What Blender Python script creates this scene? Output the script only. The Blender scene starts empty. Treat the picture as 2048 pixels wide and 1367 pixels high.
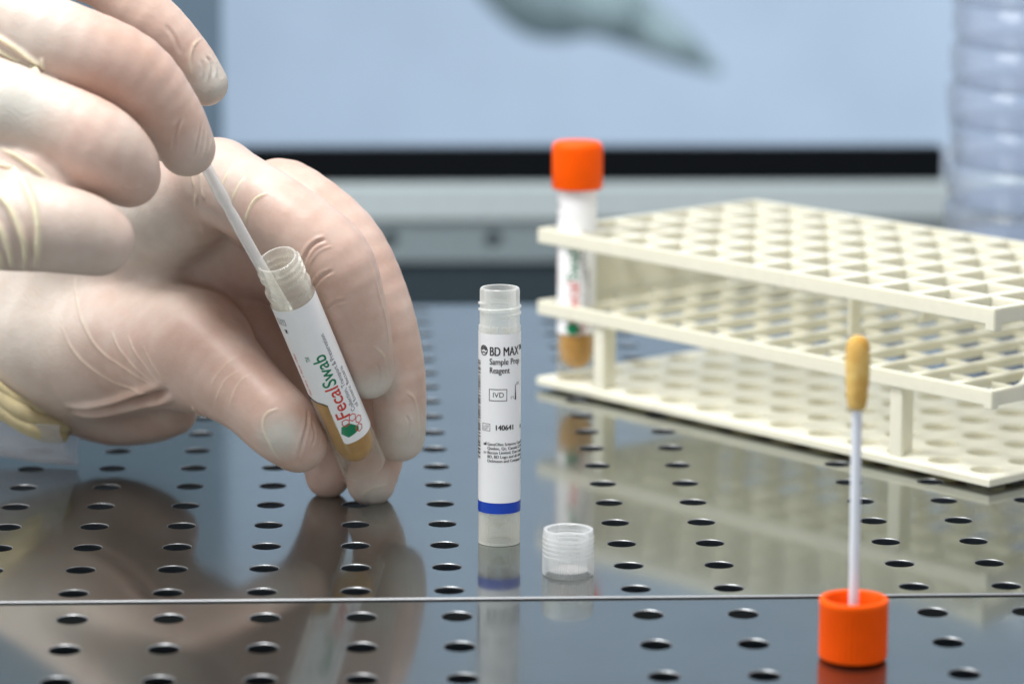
import bpy, bmesh, math, random
import numpy as np
from mathutils import Vector, Matrix
random.seed(7)
rng = np.random.default_rng(5)

# ------------------------------------------------------------------ scene, camera, light
S = bpy.context.scene
COL = S.collection
S.unit_settings.system = 'METRIC'
S.unit_settings.scale_length = 0.01          # one unit is one centimetre
S.render.engine = 'CYCLES'
S.cycles.use_denoising = True
S.cycles.max_bounces = 14
S.cycles.transparent_max_bounces = 96
S.cycles.transmission_bounces = 10
S.cycles.caustics_reflective = True
S.cycles.caustics_refractive = False
S.cycles.sample_clamp_indirect = 6
S.view_settings.view_transform = 'Standard'
S.view_settings.look = 'None'
S.view_settings.exposure = 0.42

FPX = 6900.0
CAM = np.array([-2.3037, -85.8129, 22.6123])
yaw, pitch, roll = 0.04535, 0.18576, 0.0035
cy_, sy_, cp_, sp_, cr_, sr_ = math.cos(yaw), math.sin(yaw), math.cos(pitch), math.sin(pitch), math.cos(roll), math.sin(roll)
FW = np.array([sy_*cp_, cy_*cp_, -sp_])
R0 = np.array([cy_, -sy_, 0.0]); U0 = np.cross(R0, FW)
RT = R0*cr_ + U0*sr_; UP = -R0*sr_ + U0*cr_

def at(x, y, depth):
    """world point seen at photo position x,y (2048 wide) at a given distance in front of the camera"""
    return CAM + depth*(FW + RT*(x-1024)/FPX - UP*(y-683.5)/FPX)

cd = bpy.data.cameras.new('camera')
cam = bpy.data.objects.new('camera', cd); COL.objects.link(cam)
cam.matrix_world = Matrix(((RT[0], UP[0], -FW[0], CAM[0]), (RT[1], UP[1], -FW[1], CAM[1]),
                           (RT[2], UP[2], -FW[2], CAM[2]), (0, 0, 0, 1)))
cd.sensor_width = 36; cd.lens = FPX/2048*36
cd.clip_start = 1; cd.clip_end = 3000
cd.dof.use_dof = True; cd.dof.focus_distance = 93.6; cd.dof.aperture_fstop = 0.100
S.camera = cam

W = bpy.data.worlds.new('World'); S.world = W; W.use_nodes = True
bg = W.node_tree.nodes['Background']
bg.inputs[0].default_value = (0.93, 0.95, 1.0, 1); bg.inputs[1].default_value = 0.50

def area(name, loc, target, sx, sy, power, color):
    l = bpy.data.lights.new(name, 'AREA'); l.shape = 'RECTANGLE'; l.size = sx; l.size_y = sy
    l.energy = power; l.color = color
    o = bpy.data.objects.new(name, l); COL.objects.link(o)
    o.location = loc
    o.rotation_euler = (Vector(target)-Vector(loc)).to_track_quat('-Z', 'Y').to_euler()
    return o
area('hood_lamp', (-15, -9, 84), (0, 12, 0), 40, 24, 66000, (1.0, 0.99, 0.97))
area('rear_hood_lamp', (0, 34, 84), (0, 16, 0), 80, 20, 17000, (1.0, 0.99, 0.97))
area('key_lamp', (-112, 2, 76), (2, 12, 3), 60, 60, 62000, (1.0, 0.98, 0.95))
area('room_wall_fill', (70, 95, 80), (50, 300, -40), 160, 50, 190000, (0.95, 0.98, 1.0))  # added unseen fill aimed at the room wall to even its brightness

# ------------------------------------------------------------------ helpers
def srgb(r, g, b):
    f = lambda c: (c/255/12.92) if c/255 <= 0.04045 else ((c/255+0.055)/1.055)**2.4
    return (f(r), f(g), f(b), 1)

def link_mesh(name, verts, faces, mats=None, parent=None, smooth=None, mat_idx=None):
    me = bpy.data.meshes.new(name)
    me.from_pydata([tuple(map(float, v)) for v in verts], [], faces)
    if mat_idx is not None: me.polygons.foreach_set('material_index', mat_idx)
    return link(name, me, mats, parent, smooth)

def link(name, me, mats=None, parent=None, smooth=None):
    me.name = name
    for m in (mats if isinstance(mats, (list, tuple)) else [mats] if mats else []): me.materials.append(m)
    if smooth is not None:
        me.polygons.foreach_set('use_smooth', [True]*len(me.polygons))
        if smooth < 3.1: me.set_sharp_from_angle(angle=smooth)
    me.update()
    o = bpy.data.objects.new(name, me); COL.objects.link(o)
    if parent: o.parent = parent
    return o

def from_bm(name, bm, mats=None, parent=None, smooth=None, normals=True):
    if normals: bmesh.ops.recalc_face_normals(bm, faces=bm.faces[:])
    me = bpy.data.meshes.new(name); bm.to_mesh(me); bm.free()
    return link(name, me, mats, parent, smooth)

def thing(name, label, cat, loc=(0, 0, 0), group=None, mat=None):
    o = bpy.data.objects.new(name, None); COL.objects.link(o)
    o.empty_display_size = 0.5
    if mat is not None: o.matrix_world = mat
    else: o.location = loc
    return tag(o, label, cat, group)

def tag(o, label, cat, group=None):
    o['label'] = label; o['category'] = cat
    if group: o['group'] = group
    return o

def structure(o):
    o['kind'] = 'structure'; return o

def lathe(profile, segs=64, rfun=None, caps=(False, False)):
    """profile [(r,z)...]; rfun(r,z,theta)->r"""
    bm = bmesh.new(); rings = []
    for (r, z) in profile:
        if r < 1e-6: rings.append([bm.verts.new((0, 0, z))]); continue
        ring = []
        for i in range(segs):
            t = 2*math.pi*i/segs
            rr = rfun(r, z, t) if rfun else r
            ring.append(bm.verts.new((rr*math.sin(t), -rr*math.cos(t), z)))
        rings.append(ring)
    for a, b in zip(rings, rings[1:]):
        for i in range(segs):
            j = (i+1) % segs
            if len(a) == 1 and len(b) == 1: continue
            if len(a) == 1: bm.faces.new((a[0], b[j], b[i]))
            elif len(b) == 1: bm.faces.new((a[i], a[j], b[0]))
            else: bm.faces.new((a[i], a[j], b[j], b[i]))
    if caps[0] and len(rings[0]) > 1: bm.faces.new(rings[0][::-1])
    if caps[1] and len(rings[-1]) > 1: bm.faces.new(rings[-1])
    return bm

def box(bm, x0, x1, y0, y1, z0, z1):
    v = [bm.verts.new(p) for p in ((x0,y0,z0),(x1,y0,z0),(x1,y1,z0),(x0,y1,z0),(x0,y0,z1),(x1,y0,z1),(x1,y1,z1),(x0,y1,z1))]
    for f in ((0,3,2,1),(4,5,6,7),(0,1,5,4),(1,2,6,5),(2,3,7,6),(3,0,4,7)): bm.faces.new([v[i] for i in f])

def tube_along(bm, pts, rad, segs=10, cap=True):
    pts = [Vector(p) for p in pts]; rings = []
    rads = rad if isinstance(rad, (list, tuple)) else [rad]*len(pts)
    prev = None
    for i, p in enumerate(pts):
        d = (pts[min(i+1, len(pts)-1)]-pts[max(i-1, 0)]).normalized()
        if prev is None:
            a = d.orthogonal().normalized()
        else:
            a = (prev - d*prev.dot(d)).normalized()
        prev = a; b = d.cross(a)
        rings.append([bm.verts.new(p + (a*math.cos(2*math.pi*k/segs)+b*math.sin(2*math.pi*k/segs))*rads[i]) for k in range(segs)])
    for r0, r1 in zip(rings, rings[1:]):
        for k in range(segs): bm.faces.new((r0[k], r0[(k+1) % segs], r1[(k+1) % segs], r1[k]))
    if cap: bm.faces.new(rings[0][::-1]); bm.faces.new(rings[-1])

def catmull(pts, n=8):
    pts = [np.array(p, float) for p in pts]
    P = [2*pts[0]-pts[1]]+pts+[2*pts[-1]-pts[-2]]; out = []
    for i in range(1, len(P)-2):
        for k in range(n):
            t = k/n
            out.append(0.5*((2*P[i])+(-P[i-1]+P[i+1])*t+(2*P[i-1]-5*P[i]+4*P[i+1]-P[i+2])*t*t+(-P[i-1]+3*P[i]-3*P[i+1]+P[i+2])*t**3))
    out.append(pts[-1]); return out

# ------------------------------------------------------------------ materials
class NT:
    def __init__(s, name):
        s.m = bpy.data.materials.new(name); s.m.use_nodes = True
        s.t = s.m.node_tree; s.t.nodes.clear()
        s.out = s.n('ShaderNodeOutputMaterial')
    def n(s, typ, **kw):
        x = s.t.nodes.new(typ)
        for k, v in kw.items():
            if hasattr(x, k) and not k.startswith('i_'): setattr(x, k, v)
        return x
    def l(s, a, b): s.t.links.new(a, b)
    def noise(s, scale, detail=4, rough=0.5, coord='Object', vec=None):
        nz = s.n('ShaderNodeTexNoise'); nz.inputs['Scale'].default_value = scale
        nz.inputs['Detail'].default_value = detail; nz.inputs['Roughness'].default_value = rough
        if vec is None:
            tc = s.n('ShaderNodeTexCoord'); vec = tc.outputs[coord]
        s.l(vec, nz.inputs['Vector']); return nz
    def ramp(s, fac, stops):
        r = s.n('ShaderNodeValToRGB'); e = r.color_ramp.elements
        while len(e) < len(stops): e.new(0.5)
        for el, (p, c) in zip(e, stops): el.position = p; el.color = c if len(c) == 4 else (*c, 1)
        s.l(fac, r.inputs[0]); return r
    def bump(s, h, strength, dist, normal=None):
        b = s.n('ShaderNodeBump'); b.inputs['Strength'].default_value = strength; b.inputs['Distance'].default_value = dist
        s.l(h, b.inputs['Height'])
        if normal is not None: s.l(normal, b.inputs['Normal'])
        return b
    def bsdf(s, color, rough=0.5, metal=0.0, spec=0.5, **kw):
        p = s.n('ShaderNodeBsdfPrincipled')
        if color is not None: p.inputs['Base Color'].default_value = color if len(color) == 4 else (*color, 1)
        p.inputs['Roughness'].default_value = rough; p.inputs['Metallic'].default_value = metal
        p.inputs['Specular IOR Level'].default_value = spec
        for k, v in kw.items(): p.inputs[k].default_value = v
        s.l(p.outputs[0], s.out.inputs[0]); return p

def plastic(name, color, rough=0.4, spec=0.5, var=0.06, bump=0.15, bscale=30, sss=0.0, sssr=(1, 1, 1), sscale=0.2, nscale=2.2):
    t = NT(name); p = t.bsdf(color, rough, 0, spec)
    nz = t.noise(nscale, 5, 0.6)
    hi = tuple(min(1, c*(1+var)) for c in color[:3]); lo = tuple(c*(1-var) for c in color[:3])
    r = t.ramp(nz.outputs['Fac'], [(0.3, lo), (0.7, hi)]); t.l(r.outputs[0], p.inputs['Base Color'])
    nb = t.noise(bscale, 3, 0.6)
    b = t.bump(nb.outputs['Fac'], bump, 0.02); t.l(b.outputs[0], p.inputs['Normal'])
    if sss: p.inputs['Subsurface Weight'].default_value = sss; p.inputs['Subsurface Radius'].default_value = sssr; p.inputs['Subsurface Scale'].default_value = sscale
    return t.m

def steel(name, base, r0, r1):
    t = NT(name); p = t.bsdf(base, r0, 1.0)
    tc = t.n('ShaderNodeTexCoord'); mp = t.n('ShaderNodeMapping'); mp.inputs['Scale'].default_value = (0.35, 6, 1)
    t.l(tc.outputs['Object'], mp.inputs[0])
    nz = t.noise(2.0, 5, 0.65, vec=mp.outputs[0])
    r = t.n('ShaderNodeMapRange'); r.inputs['To Min'].default_value = r0; r.inputs['To Max'].default_value = r1
    t.l(nz.outputs['Fac'], r.inputs[0])
    sm = t.noise(0.16, 6, 0.7); sm.inputs['Distortion'].default_value = 0.8
    sr = t.ramp(sm.outputs['Fac'], [(0.50, (0, 0, 0)), (0.72, (0.09, 0.09, 0.09))])
    ad = t.n('ShaderNodeMath', operation='ADD'); t.l(r.outputs[0], ad.inputs[0]); t.l(sr.outputs[0], ad.inputs[1]); t.l(ad.outputs[0], p.inputs['Roughness'])
    n2 = t.noise(0.25, 4, 0.6)
    c = t.ramp(n2.outputs['Fac'], [(0.3, tuple(x*0.93 for x in base[:3])), (0.7, tuple(min(1, x*1.05) for x in base[:3]))])
    t.l(c.outputs[0], p.inputs['Base Color'])
    # brushed haze: a second, broader lobe
    h = t.n('ShaderNodeBsdfPrincipled'); h.inputs['Metallic'].default_value = 1.0; h.inputs['Roughness'].default_value = 0.34
    t.l(c.outputs[0], h.inputs['Base Color'])
    mx = t.n('ShaderNodeMixShader'); mx.inputs[0].default_value = 0.26
    t.l(p.outputs[0], mx.inputs[1]); t.l(h.outputs[0], mx.inputs[2]); t.l(mx.outputs[0], t.out.inputs[0])
    return t.m

def milky(name, tint, edge=0.75, centre=0.25, rough=0.25, gloss=1.0, bump=0.0, blend=0.45):
    """thin translucent plastic: clear where seen square on, milkier along the sides"""
    t = NT(name)
    tr = t.n('ShaderNodeBsdfTransparent'); tr.inputs[0].default_value = (*[0.5+0.5*c for c in tint[:3]], 1)
    df = t.n('ShaderNodeBsdfDiffuse'); df.inputs[0].default_value = (*tint[:3], 1)
    tl = t.n('ShaderNodeBsdfTranslucent'); tl.inputs[0].default_value = (*tint[:3], 1)
    mx = t.n('ShaderNodeMixShader'); mx.inputs[0].default_value = 0.3
    t.l(df.outputs[0], mx.inputs[1]); t.l(tl.outputs[0], mx.inputs[2])
    lw = t.n('ShaderNodeLayerWeight'); lw.inputs[0].default_value = blend
    mr = t.n('ShaderNodeMapRange'); mr.inputs['To Min'].default_value = centre; mr.inputs['To Max'].default_value = edge
    t.l(lw.outputs['Facing'], mr.inputs[0])
    m1 = t.n('ShaderNodeMixShader'); t.l(mr.outputs[0], m1.inputs[0]); t.l(tr.outputs[0], m1.inputs[1]); t.l(mx.outputs[0], m1.inputs[2])
    gl = t.n('ShaderNodeBsdfGlossy'); gl.inputs['Roughness'].default_value = rough
    lf = t.n('ShaderNodeLayerWeight'); lf.inputs[0].default_value = 0.5
    pw = t.n('ShaderNodeMath', operation='POWER'); pw.inputs[1].default_value = 4.0; t.l(lf.outputs['Facing'], pw.inputs[0])
    ml = t.n('ShaderNodeMath', operation='MULTIPLY_ADD'); ml.inputs[1].default_value = 0.55*gloss; ml.inputs[2].default_value = 0.04*gloss; t.l(pw.outputs[0], ml.inputs[0])
    m2 = t.n('ShaderNodeMixShader'); t.l(ml.outputs[0], m2.inputs[0]); t.l(m1.outputs[0], m2.inputs[1]); t.l(gl.outputs[0], m2.inputs[2])
    t.l(m2.outputs[0], t.out.inputs[0])
    if bump:
        nz = t.noise(8, 4, 0.6); b = t.bump(nz.outputs['Fac'], bump, 0.05)
        for x in (df, gl): t.l(b.outputs[0], x.inputs['Normal'])
    return t.m

def glove(name):
    t = NT(name); p = t.bsdf((0.7, 0.6, 0.54), 0.42, 0, 0.35)
    at_ = t.n('ShaderNodeAttribute'); at_.attribute_name = 'loose'
    nz = t.noise(0.55, 5, 0.6)
    pink = t.ramp(nz.outputs['Fac'], [(0.28, (0.50, 0.335, 0.268)), (0.5, (0.575, 0.415, 0.345)), (0.72, (0.64, 0.505, 0.435))])
    n2 = t.noise(1.1, 4, 0.6)
    cream = t.ramp(n2.outputs['Fac'], [(0.3, (0.53, 0.50, 0.44)), (0.7, (0.61, 0.585, 0.53))])
    mx = t.n('ShaderNodeMixRGB'); t.l(at_.outputs['Fac'], mx.inputs[0]); t.l(pink.outputs[0], mx.inputs[1]); t.l(cream.outputs[0], mx.inputs[2])
    a2 = t.n('ShaderNodeAttribute'); a2.attribute_name = 'fold'
    m2 = t.n('ShaderNodeMixRGB'); t.l(a2.outputs['Fac'], m2.inputs[0]); t.l(mx.outputs[0], m2.inputs[1]); m2.inputs[2].default_value = (0.74, 0.70, 0.50, 1)
    t.l(m2.outputs[0], p.inputs['Base Color'])
    p.inputs['Subsurface Weight'].default_value = 0.35; p.inputs['Subsurface Radius'].default_value = (1.0, 0.45, 0.3)
    p.inputs['Subsurface Scale'].default_value = 0.22
    tc = t.n('ShaderNodeTexCoord')
    na = t.noise(3.0, 3, 0.55); b1 = t.bump(na.outputs['Fac'], 0.09, 0.12)
    nf = t.noise(38, 3, 0.6); b2 = t.bump(nf.outputs['Fac'], 0.10, 0.02, b1.outputs[0])
    nw = t.noise(1.25, 3, 0.5); nw.inputs['Distortion'].default_value = 1.8
    rw = t.ramp(nw.outputs['Fac'], [(0.455, (0, 0, 0)), (0.5, (1, 1, 1)), (0.545, (0, 0, 0))])
    ma = t.n('ShaderNodeMath', operation='MULTIPLY_ADD'); ma.inputs[1].default_value = 0.8; ma.inputs[2].default_value = 0.12; t.l(at_.outputs['Fac'], ma.inputs[0])
    mw = t.n('ShaderNodeMath', operation='MULTIPLY'); t.l(rw.outputs[0], mw.inputs[0]); t.l(ma.outputs[0], mw.inputs[1])
    b3 = t.bump(mw.outputs[0], 0.16, 0.035, b2.outputs[0])
    t.l(b3.outputs[0], p.inputs['Normal'])
    return t.m

M = {}
M['steel'] = steel('brushed_steel', (0.31, 0.335, 0.32), 0.05, 0.105)
M['steel_front'] = steel('brushed_steel_front', (0.31, 0.335, 0.32), 0.055, 0.11)
M['cutedge'] = plastic('hole_wall', (0.014, 0.018, 0.022), 0.6, 0.25)  # near-black walls: shade inside the holes is put into the colour
M['edge'] = steel('dull_steel_edge', (0.30, 0.31, 0.32), 0.42, 0.55)
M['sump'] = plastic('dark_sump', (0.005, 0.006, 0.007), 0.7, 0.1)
M['bluewall'] = plastic('pale_blue_wall', (0.50, 0.57, 0.665), 0.8, 0.2, 0.09, 0.0, nscale=0.035)  # broad mottling puts uneven light into the wall colour
M['ledge'] = plastic('grey_ledge_paint', (0.50, 0.58, 0.60), 0.45, 0.4, 0.04)
M['grille'] = plastic('grey_panel_paint', (0.24, 0.30, 0.32), 0.5, 0.4, 0.08)
M['darkband'] = plastic('dark_slot', (0.035, 0.055, 0.068), 0.5, 0.3, 0.1)
M['black'] = plastic('black_rubber', (0.003, 0.0045, 0.006), 0.7, 0.1, 0.1)
M['column'] = plastic('blue_grey_frame', (0.12, 0.18, 0.24), 0.5, 0.3, 0.05)
M['form'] = plastic('grey_green_form', (0.21, 0.26, 0.265), 0.8, 0.2, 0.08)
M['orange'] = plastic('orange_plastic', (0.90, 0.098, 0.0), 0.45, 0.12, 0.04, 0.12, 40, 0.0)
M['rack'] = plastic('cream_rack_plastic', (0.73, 0.715, 0.595), 0.45, 0.4, 0.03, 0.1, 20, 0.25, (1, 0.85, 0.5), 0.25)
M['label'] = plastic('white_label', (0.86, 0.865, 0.875), 0.33, 0.5, 0.012, 0.03, 14)
M['ink'] = plastic('black_ink', (0.012, 0.012, 0.014), 0.4)
M['greyink'] = plastic('grey_ink', (0.10, 0.09, 0.13), 0.4)
M['red'] = plastic('red_ink', (0.62, 0.045, 0.03), 0.4)
M['green'] = plastic('green_ink', (0.0, 0.20, 0.085), 0.4)
M['blue'] = plastic('blue_ink', (0.0, 0.045, 0.42), 0.35)
M['pp'] = milky('milky_polypropylene', (0.96, 0.97, 0.94), 0.72, 0.17, 0.2, 1.2)
M['pp_bottom'] = milky('milky_polypropylene_base', (0.98, 0.96, 0.89), 0.65, 0.16, 0.2)
M['clear'] = milky('clear_tube_plastic', (0.98, 0.97, 0.91), 0.55, 0.10, 0.12, 1.4)
M['wall'] = milky('tube_wall_plastic', (0.90, 0.88, 0.80), 0.34, 0.05, 0.28, 0.6)
M['capclear'] = milky('clear_cap_plastic', (0.98, 0.99, 0.99), 0.75, 0.20, 0.14, 1.9)
M['shaft'] = milky('clear_shaft_plastic', (0.92, 0.92, 0.91), 0.75, 0.32, 0.13, 1.4)
M['dish'] = milky('dish_plastic', (0.92, 0.95, 1.0), 0.13, 0.035, 0.11, 1.3)
M['sleeve'] = milky('sleeve_film', (0.86, 0.88, 0.93), 0.55, 0.34, 0.40, 0.35, 0.25)
M['swabshaft'] = plastic('white_shaft', (0.70, 0.74, 0.80), 0.35, 0.5, 0.02, 0.05, 20, 0.3, (1, 1, 1), 0.1)
M['glove'] = glove('latex_glove')
M['cuff'] = plastic('rolled_latex', (0.60, 0.52, 0.31), 0.4, 0.4, 0.12, 0.3, 8, 0.3, (1, 0.6, 0.2), 0.15)
def flock():
    t = NT('soaked_flock'); p = t.bsdf((0.78, 0.50, 0.12), 0.55, 0, 0.4)
    nz = t.noise(1.6, 4, 0.6)
    r = t.ramp(nz.outputs['Fac'], [(0.3, (0.66, 0.34, 0.04)), (0.7, (0.90, 0.66, 0.22))]); t.l(r.outputs[0], p.inputs['Base Color'])
    nf = t.noise(26, 4, 0.7); b = t.bump(nf.outputs['Fac'], 0.8, 0.07); t.l(b.outputs[0], p.inputs['Normal'])
    p.inputs['Subsurface Weight'].default_value = 0.3; p.inputs['Subsurface Radius'].default_value = (1, .6, .2); p.inputs['Subsurface Scale'].default_value = 0.15
    return t.m
M['flock'] = flock()
def liquid(name, col, dens=1.0):
    t = NT(name); p = t.bsdf(col, 0.12, 0, 0.5)
    nz = t.noise(1.2, 4, 0.6)
    r = t.ramp(nz.outputs['Fac'], [(0.3, tuple(c*0.8 for c in col)), (0.7, tuple(min(1, c*1.2) for c in col))]); t.l(r.outputs[0], p.inputs['Base Color'])
    p.inputs['Subsurface Weight'].default_value = 0.7; p.inputs['Subsurface Radius'].default_value = (1.0, 0.55, 0.12); p.inputs['Subsurface Scale'].default_value = 0.25
    return t.m
M['amber'] = liquid('amber_liquid', (0.60, 0.32, 0.04))
M['amber_dark'] = liquid('dark_amber_liquid', (0.50, 0.265, 0.03))
def pane_mat():
    t = NT('window_glass')
    tr = t.n('ShaderNodeBsdfTransparent'); tr.inputs[0].default_value = (0.93, 0.97, 1, 1)
    gl = t.n('ShaderNodeBsdfGlossy'); gl.inputs['Roughness'].default_value = 0.02
    fr = t.n('ShaderNodeFresnel'); fr.inputs[0].default_value = 1.2
    m = t.n('ShaderNodeMixShader'); t.l(fr.outputs[0], m.inputs[0]); t.l(tr.outputs[0], m.inputs[1]); t.l(gl.outputs[0], m.inputs[2]); t.l(m.outputs[0], t.out.inputs[0])
    return t.m
M['pane'] = pane_mat()

# ------------------------------------------------------------------ the setting: perforated steel deck
PITCH = 2.4
def hole_plate(name, xs, ys, x0, x1, y0, y1, r, depth, mats, lip=0.020, skip=(), segs=28):
    """flat plate with a real round hole at each (x,y): chamfered lip and a wall below"""
    bm = bmesh.new()
    def vget(x, y, z=0.0): return bm.verts.new((x, y, z))
    hx = [(xs[i]+xs[i+1])/2 for i in range(len(xs)-1)]; hy = [(ys[i]+ys[i+1])/2 for i in range(len(ys)-1)]
    bx = [x0]+hx+[x1]; by = [y0]+hy+[y1]
    for i, cx in enumerate(xs):
        for j, cy in enumerate(ys):
            a0, a1, b0, b1 = bx[i], bx[i+1], by[j], by[j+1]
            if i in skip: bm.faces.new([vget(*p) for p in ((a0, b0), (a1, b0), (a1, b1), (a0, b1))]); continue
            outer, inner, lipv, low = [], [], [], []
            angs = sorted(set([2*math.pi*k/segs for k in range(segs)]))
            corners = [(a1, b1), (a0, b1), (a0, b0), (a1, b0)]
            for k in range(segs):
                t = 2*math.pi*(k+0.5)/segs; c, s = math.cos(t), math.sin(t)
                sx = ((a1-cx) if c > 0 else (a0-cx))/c if abs(c) > 1e-9 else 1e9
                sy = ((b1-cy) if s > 0 else (b0-cy))/s if abs(s) > 1e-9 else 1e9
                q = min(sx, sy); outer.append(vget(cx+c*q, cy+s*q))
                inner.append(vget(cx+c*(r+lip), cy+s*(r+lip)))
                lipv.append(vget(cx+c*r, cy+s*r, -lip*0.8)); low.append(vget(cx+c*r, cy+s*r, -depth))
            for k in range(segs):
                n = (k+1) % segs
                bm.faces.new((outer[k], outer[n], inner[n], inner[k]))
                f = bm.faces.new((inner[k], inner[n], lipv[n], lipv[k])); f.material_index = 2
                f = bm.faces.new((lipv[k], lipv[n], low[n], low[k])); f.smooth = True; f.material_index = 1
            # corner triangles
            for (qx, qy) in corners:
                best = None
                for k in range(segs):
                    n = (k+1) % segs; p, q = outer[k].co, outer[n].co
                    if (abs(p.x-qx) < 1e-6 and abs(q.y-qy) < 1e-6) or (abs(p.y-qy) < 1e-6 and abs(q.x-qx) < 1e-6):
                        if (p-q).length > 1e-6 and not (abs(p.x-q.x) < 1e-6 or abs(p.y-q.y) < 1e-6): best = (k, n)
                if best: bm.faces.new((outer[best[0]], vget(qx, qy), outer[best[1]]))
    bmesh.ops.remove_doubles(bm, verts=bm.verts[:], dist=1e-5)
    return bm

HR = 0.385
SEAM = -0.80
xs = [(-12+i)*PITCH for i in range(26)]
ys = [j*PITCH for j in range(0, 18)]
bm = hole_plate('deck', xs, ys, xs[0]-1.2, xs[-1]+1.2, SEAM+0.10, ys[-1]+1.2, HR, 0.07, None, skip=(13, 16))
# rounded front edge of the rear plate
xa, xb = xs[0]-1.2, xs[-1]+1.2
prev = [bm.verts.new((xa, SEAM+0.10, 0)), bm.verts.new((xb, SEAM+0.10, 0))]
for k in range(1, 7):
    a = math.pi/2*k/6
    cur = [bm.verts.new((xa, SEAM+0.10-0.06*math.sin(a), -0.045+0.045*math.cos(a))), bm.verts.new((xb, SEAM+0.10-0.06*math.sin(a), -0.045+0.045*math.cos(a)))]
    f = bm.faces.new((prev[0], prev[1], cur[1], cur[0])); f.smooth = True; f.material_index = 2; prev = cur
cur = [bm.verts.new((xa, SEAM+0.04, -1.2)), bm.verts.new((xb, SEAM+0.04, -1.2))]; bm.faces.new((prev[0], prev[1], cur[1], cur[0]))
bk = ys[-1]+1.2
prev = [bm.verts.new((xa, bk, 0)), bm.verts.new((xb, bk, 0))]
cur = [bm.verts.new((xa, bk, -1.0)), bm.verts.new((xb, bk, -1.0))]; bm.faces.new((prev[0], prev[1], cur[1], cur[0]))
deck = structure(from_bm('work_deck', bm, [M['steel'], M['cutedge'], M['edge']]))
# front plate, tipped down towards the viewer
SL = math.radians(3.2)
fx = [0.14+(-9+i)*PITCH for i in range(18)]
fy = [-1.16-j*2.33 for j in range(0, 7)][::-1]
bm = hole_plate('front', fx, fy, fx[0]-1.2, fx[-1]+1.2, fy[0]-1.2, -0.02, HR, 0.07, None, skip=(10, 13))
xa, xb = fx[0]-1.2, fx[-1]+1.2
prev = [bm.verts.new((xa, -0.02, 0)), bm.verts.new((xb, -0.02, 0))]
for k in range(1, 6):
    a = math.pi/2*k/5
    cur = [bm.verts.new((xa, -0.02+0.06*math.sin(a), -0.03+0.03*math.cos(a))), bm.verts.new((xb, -0.02+0.06*math.sin(a), -0.03+0.03*math.cos(a)))]
    f = bm.faces.new((prev[0], prev[1], cur[1], cur[0])); f.smooth = True; f.material_index = 2; prev = cur
cur = [bm.verts.new((xa, 0.04, -0.8)), bm.verts.new((xb, 0.04, -0.8))]; bm.faces.new((prev[0], prev[1], cur[1], cur[0]))
fp = structure(from_bm('front_deck', bm, [M['steel_front'], M['cutedge'], M['edge']]))
fp.location = (0, SEAM-0.16, -0.05); fp.rotation_euler = (SL, 0, 0)
def front_z(y): return -0.05+(y-(SEAM-0.16))*math.tan(SL)

bm = bmesh.new(); box(bm, -60, 70, -40, 74, -9.0, -8.0)
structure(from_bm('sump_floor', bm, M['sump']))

# rear of the cabinet: dark slot, grey perforated panel, pale ledge, black strip, window with room behind
YB = 75.0
bm = bmesh.new(); box(bm, -70, 90, YB, YB+2, -8.0, -3.7); structure(from_bm('rear_wall', bm, M['darkband']))
pp = hole_plate('rear', [-60+4.9*i for i in range(30)], [0.0], -62, 85, -1.0, 0.85, 0.42, 0.6, None)
gp = structure(from_bm('rear_panel', pp, [M['grille'], M['grille'], M['grille']])); gp.rotation_euler = (math.pi/2, 0, 0); gp.location = (0.4, YB-0.3, -2.72)
bm = bmesh.new(); box(bm, -70, 90, YB+0.4, YB+2, -3.7, -1.87); structure(from_bm('wall_behind_panel', bm, M['grille']))
bm = bmesh.new(); box(bm, -70, 90, YB-0.6, YB+2, -1.86, 0.02)
bmesh.ops.bevel(bm, geom=bm.edges[:], offset=0.2, segments=3, affect='EDGES')
structure(from_bm('wall_ledge', bm, M['ledge'], smooth=0.6))
bm = bmesh.new(); box(bm, -70, 25.4, YB-0.2, YB+1.4, 0.03, 1.62)
bmesh.ops.bevel(bm, geom=bm.edges[:], offset=0.12, segments=2, affect='EDGES')
tag(from_bm('gasket_strip', bm, M['black'], smooth=0.6), 'long black strip along the foot of the rear window', 'strip')
bm = bmesh.new(); box(bm, -34, -8.6, YB+0.1, YB+1.2, 1.64, 60)
tag(from_bm('window_post', bm, M['column']), 'dark blue-grey upright at the left side of the rear window', 'window frame')
bm = bmesh.new(); box(bm, -8.58, 90, YB+0.5, YB+0.9, 1.64, 120)
tag(from_bm('window_pane', bm, M['pane']), 'large clear rear window pane above the black strip', 'window')
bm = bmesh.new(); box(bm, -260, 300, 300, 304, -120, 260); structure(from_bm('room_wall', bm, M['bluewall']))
bm = bmesh.new(); box(bm, -260, 300, 80, 300, -124, -120); structure(from_bm('room_floor', bm, M['ledge']))

# unidentified blurred shape beyond the window, built as a tapering tube
def blob_form():
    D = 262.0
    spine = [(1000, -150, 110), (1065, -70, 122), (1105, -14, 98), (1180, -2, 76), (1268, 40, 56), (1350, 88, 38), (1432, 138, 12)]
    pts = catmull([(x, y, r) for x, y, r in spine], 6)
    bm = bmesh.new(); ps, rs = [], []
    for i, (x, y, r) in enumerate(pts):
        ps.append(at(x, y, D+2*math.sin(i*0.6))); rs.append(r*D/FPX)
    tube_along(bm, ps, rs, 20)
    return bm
tag(from_bm('blurred_form', blob_form(), M['form'], smooth=3.2), 'blurred grey-green shape beyond the rear window, tapering down to the right', 'form')

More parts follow.
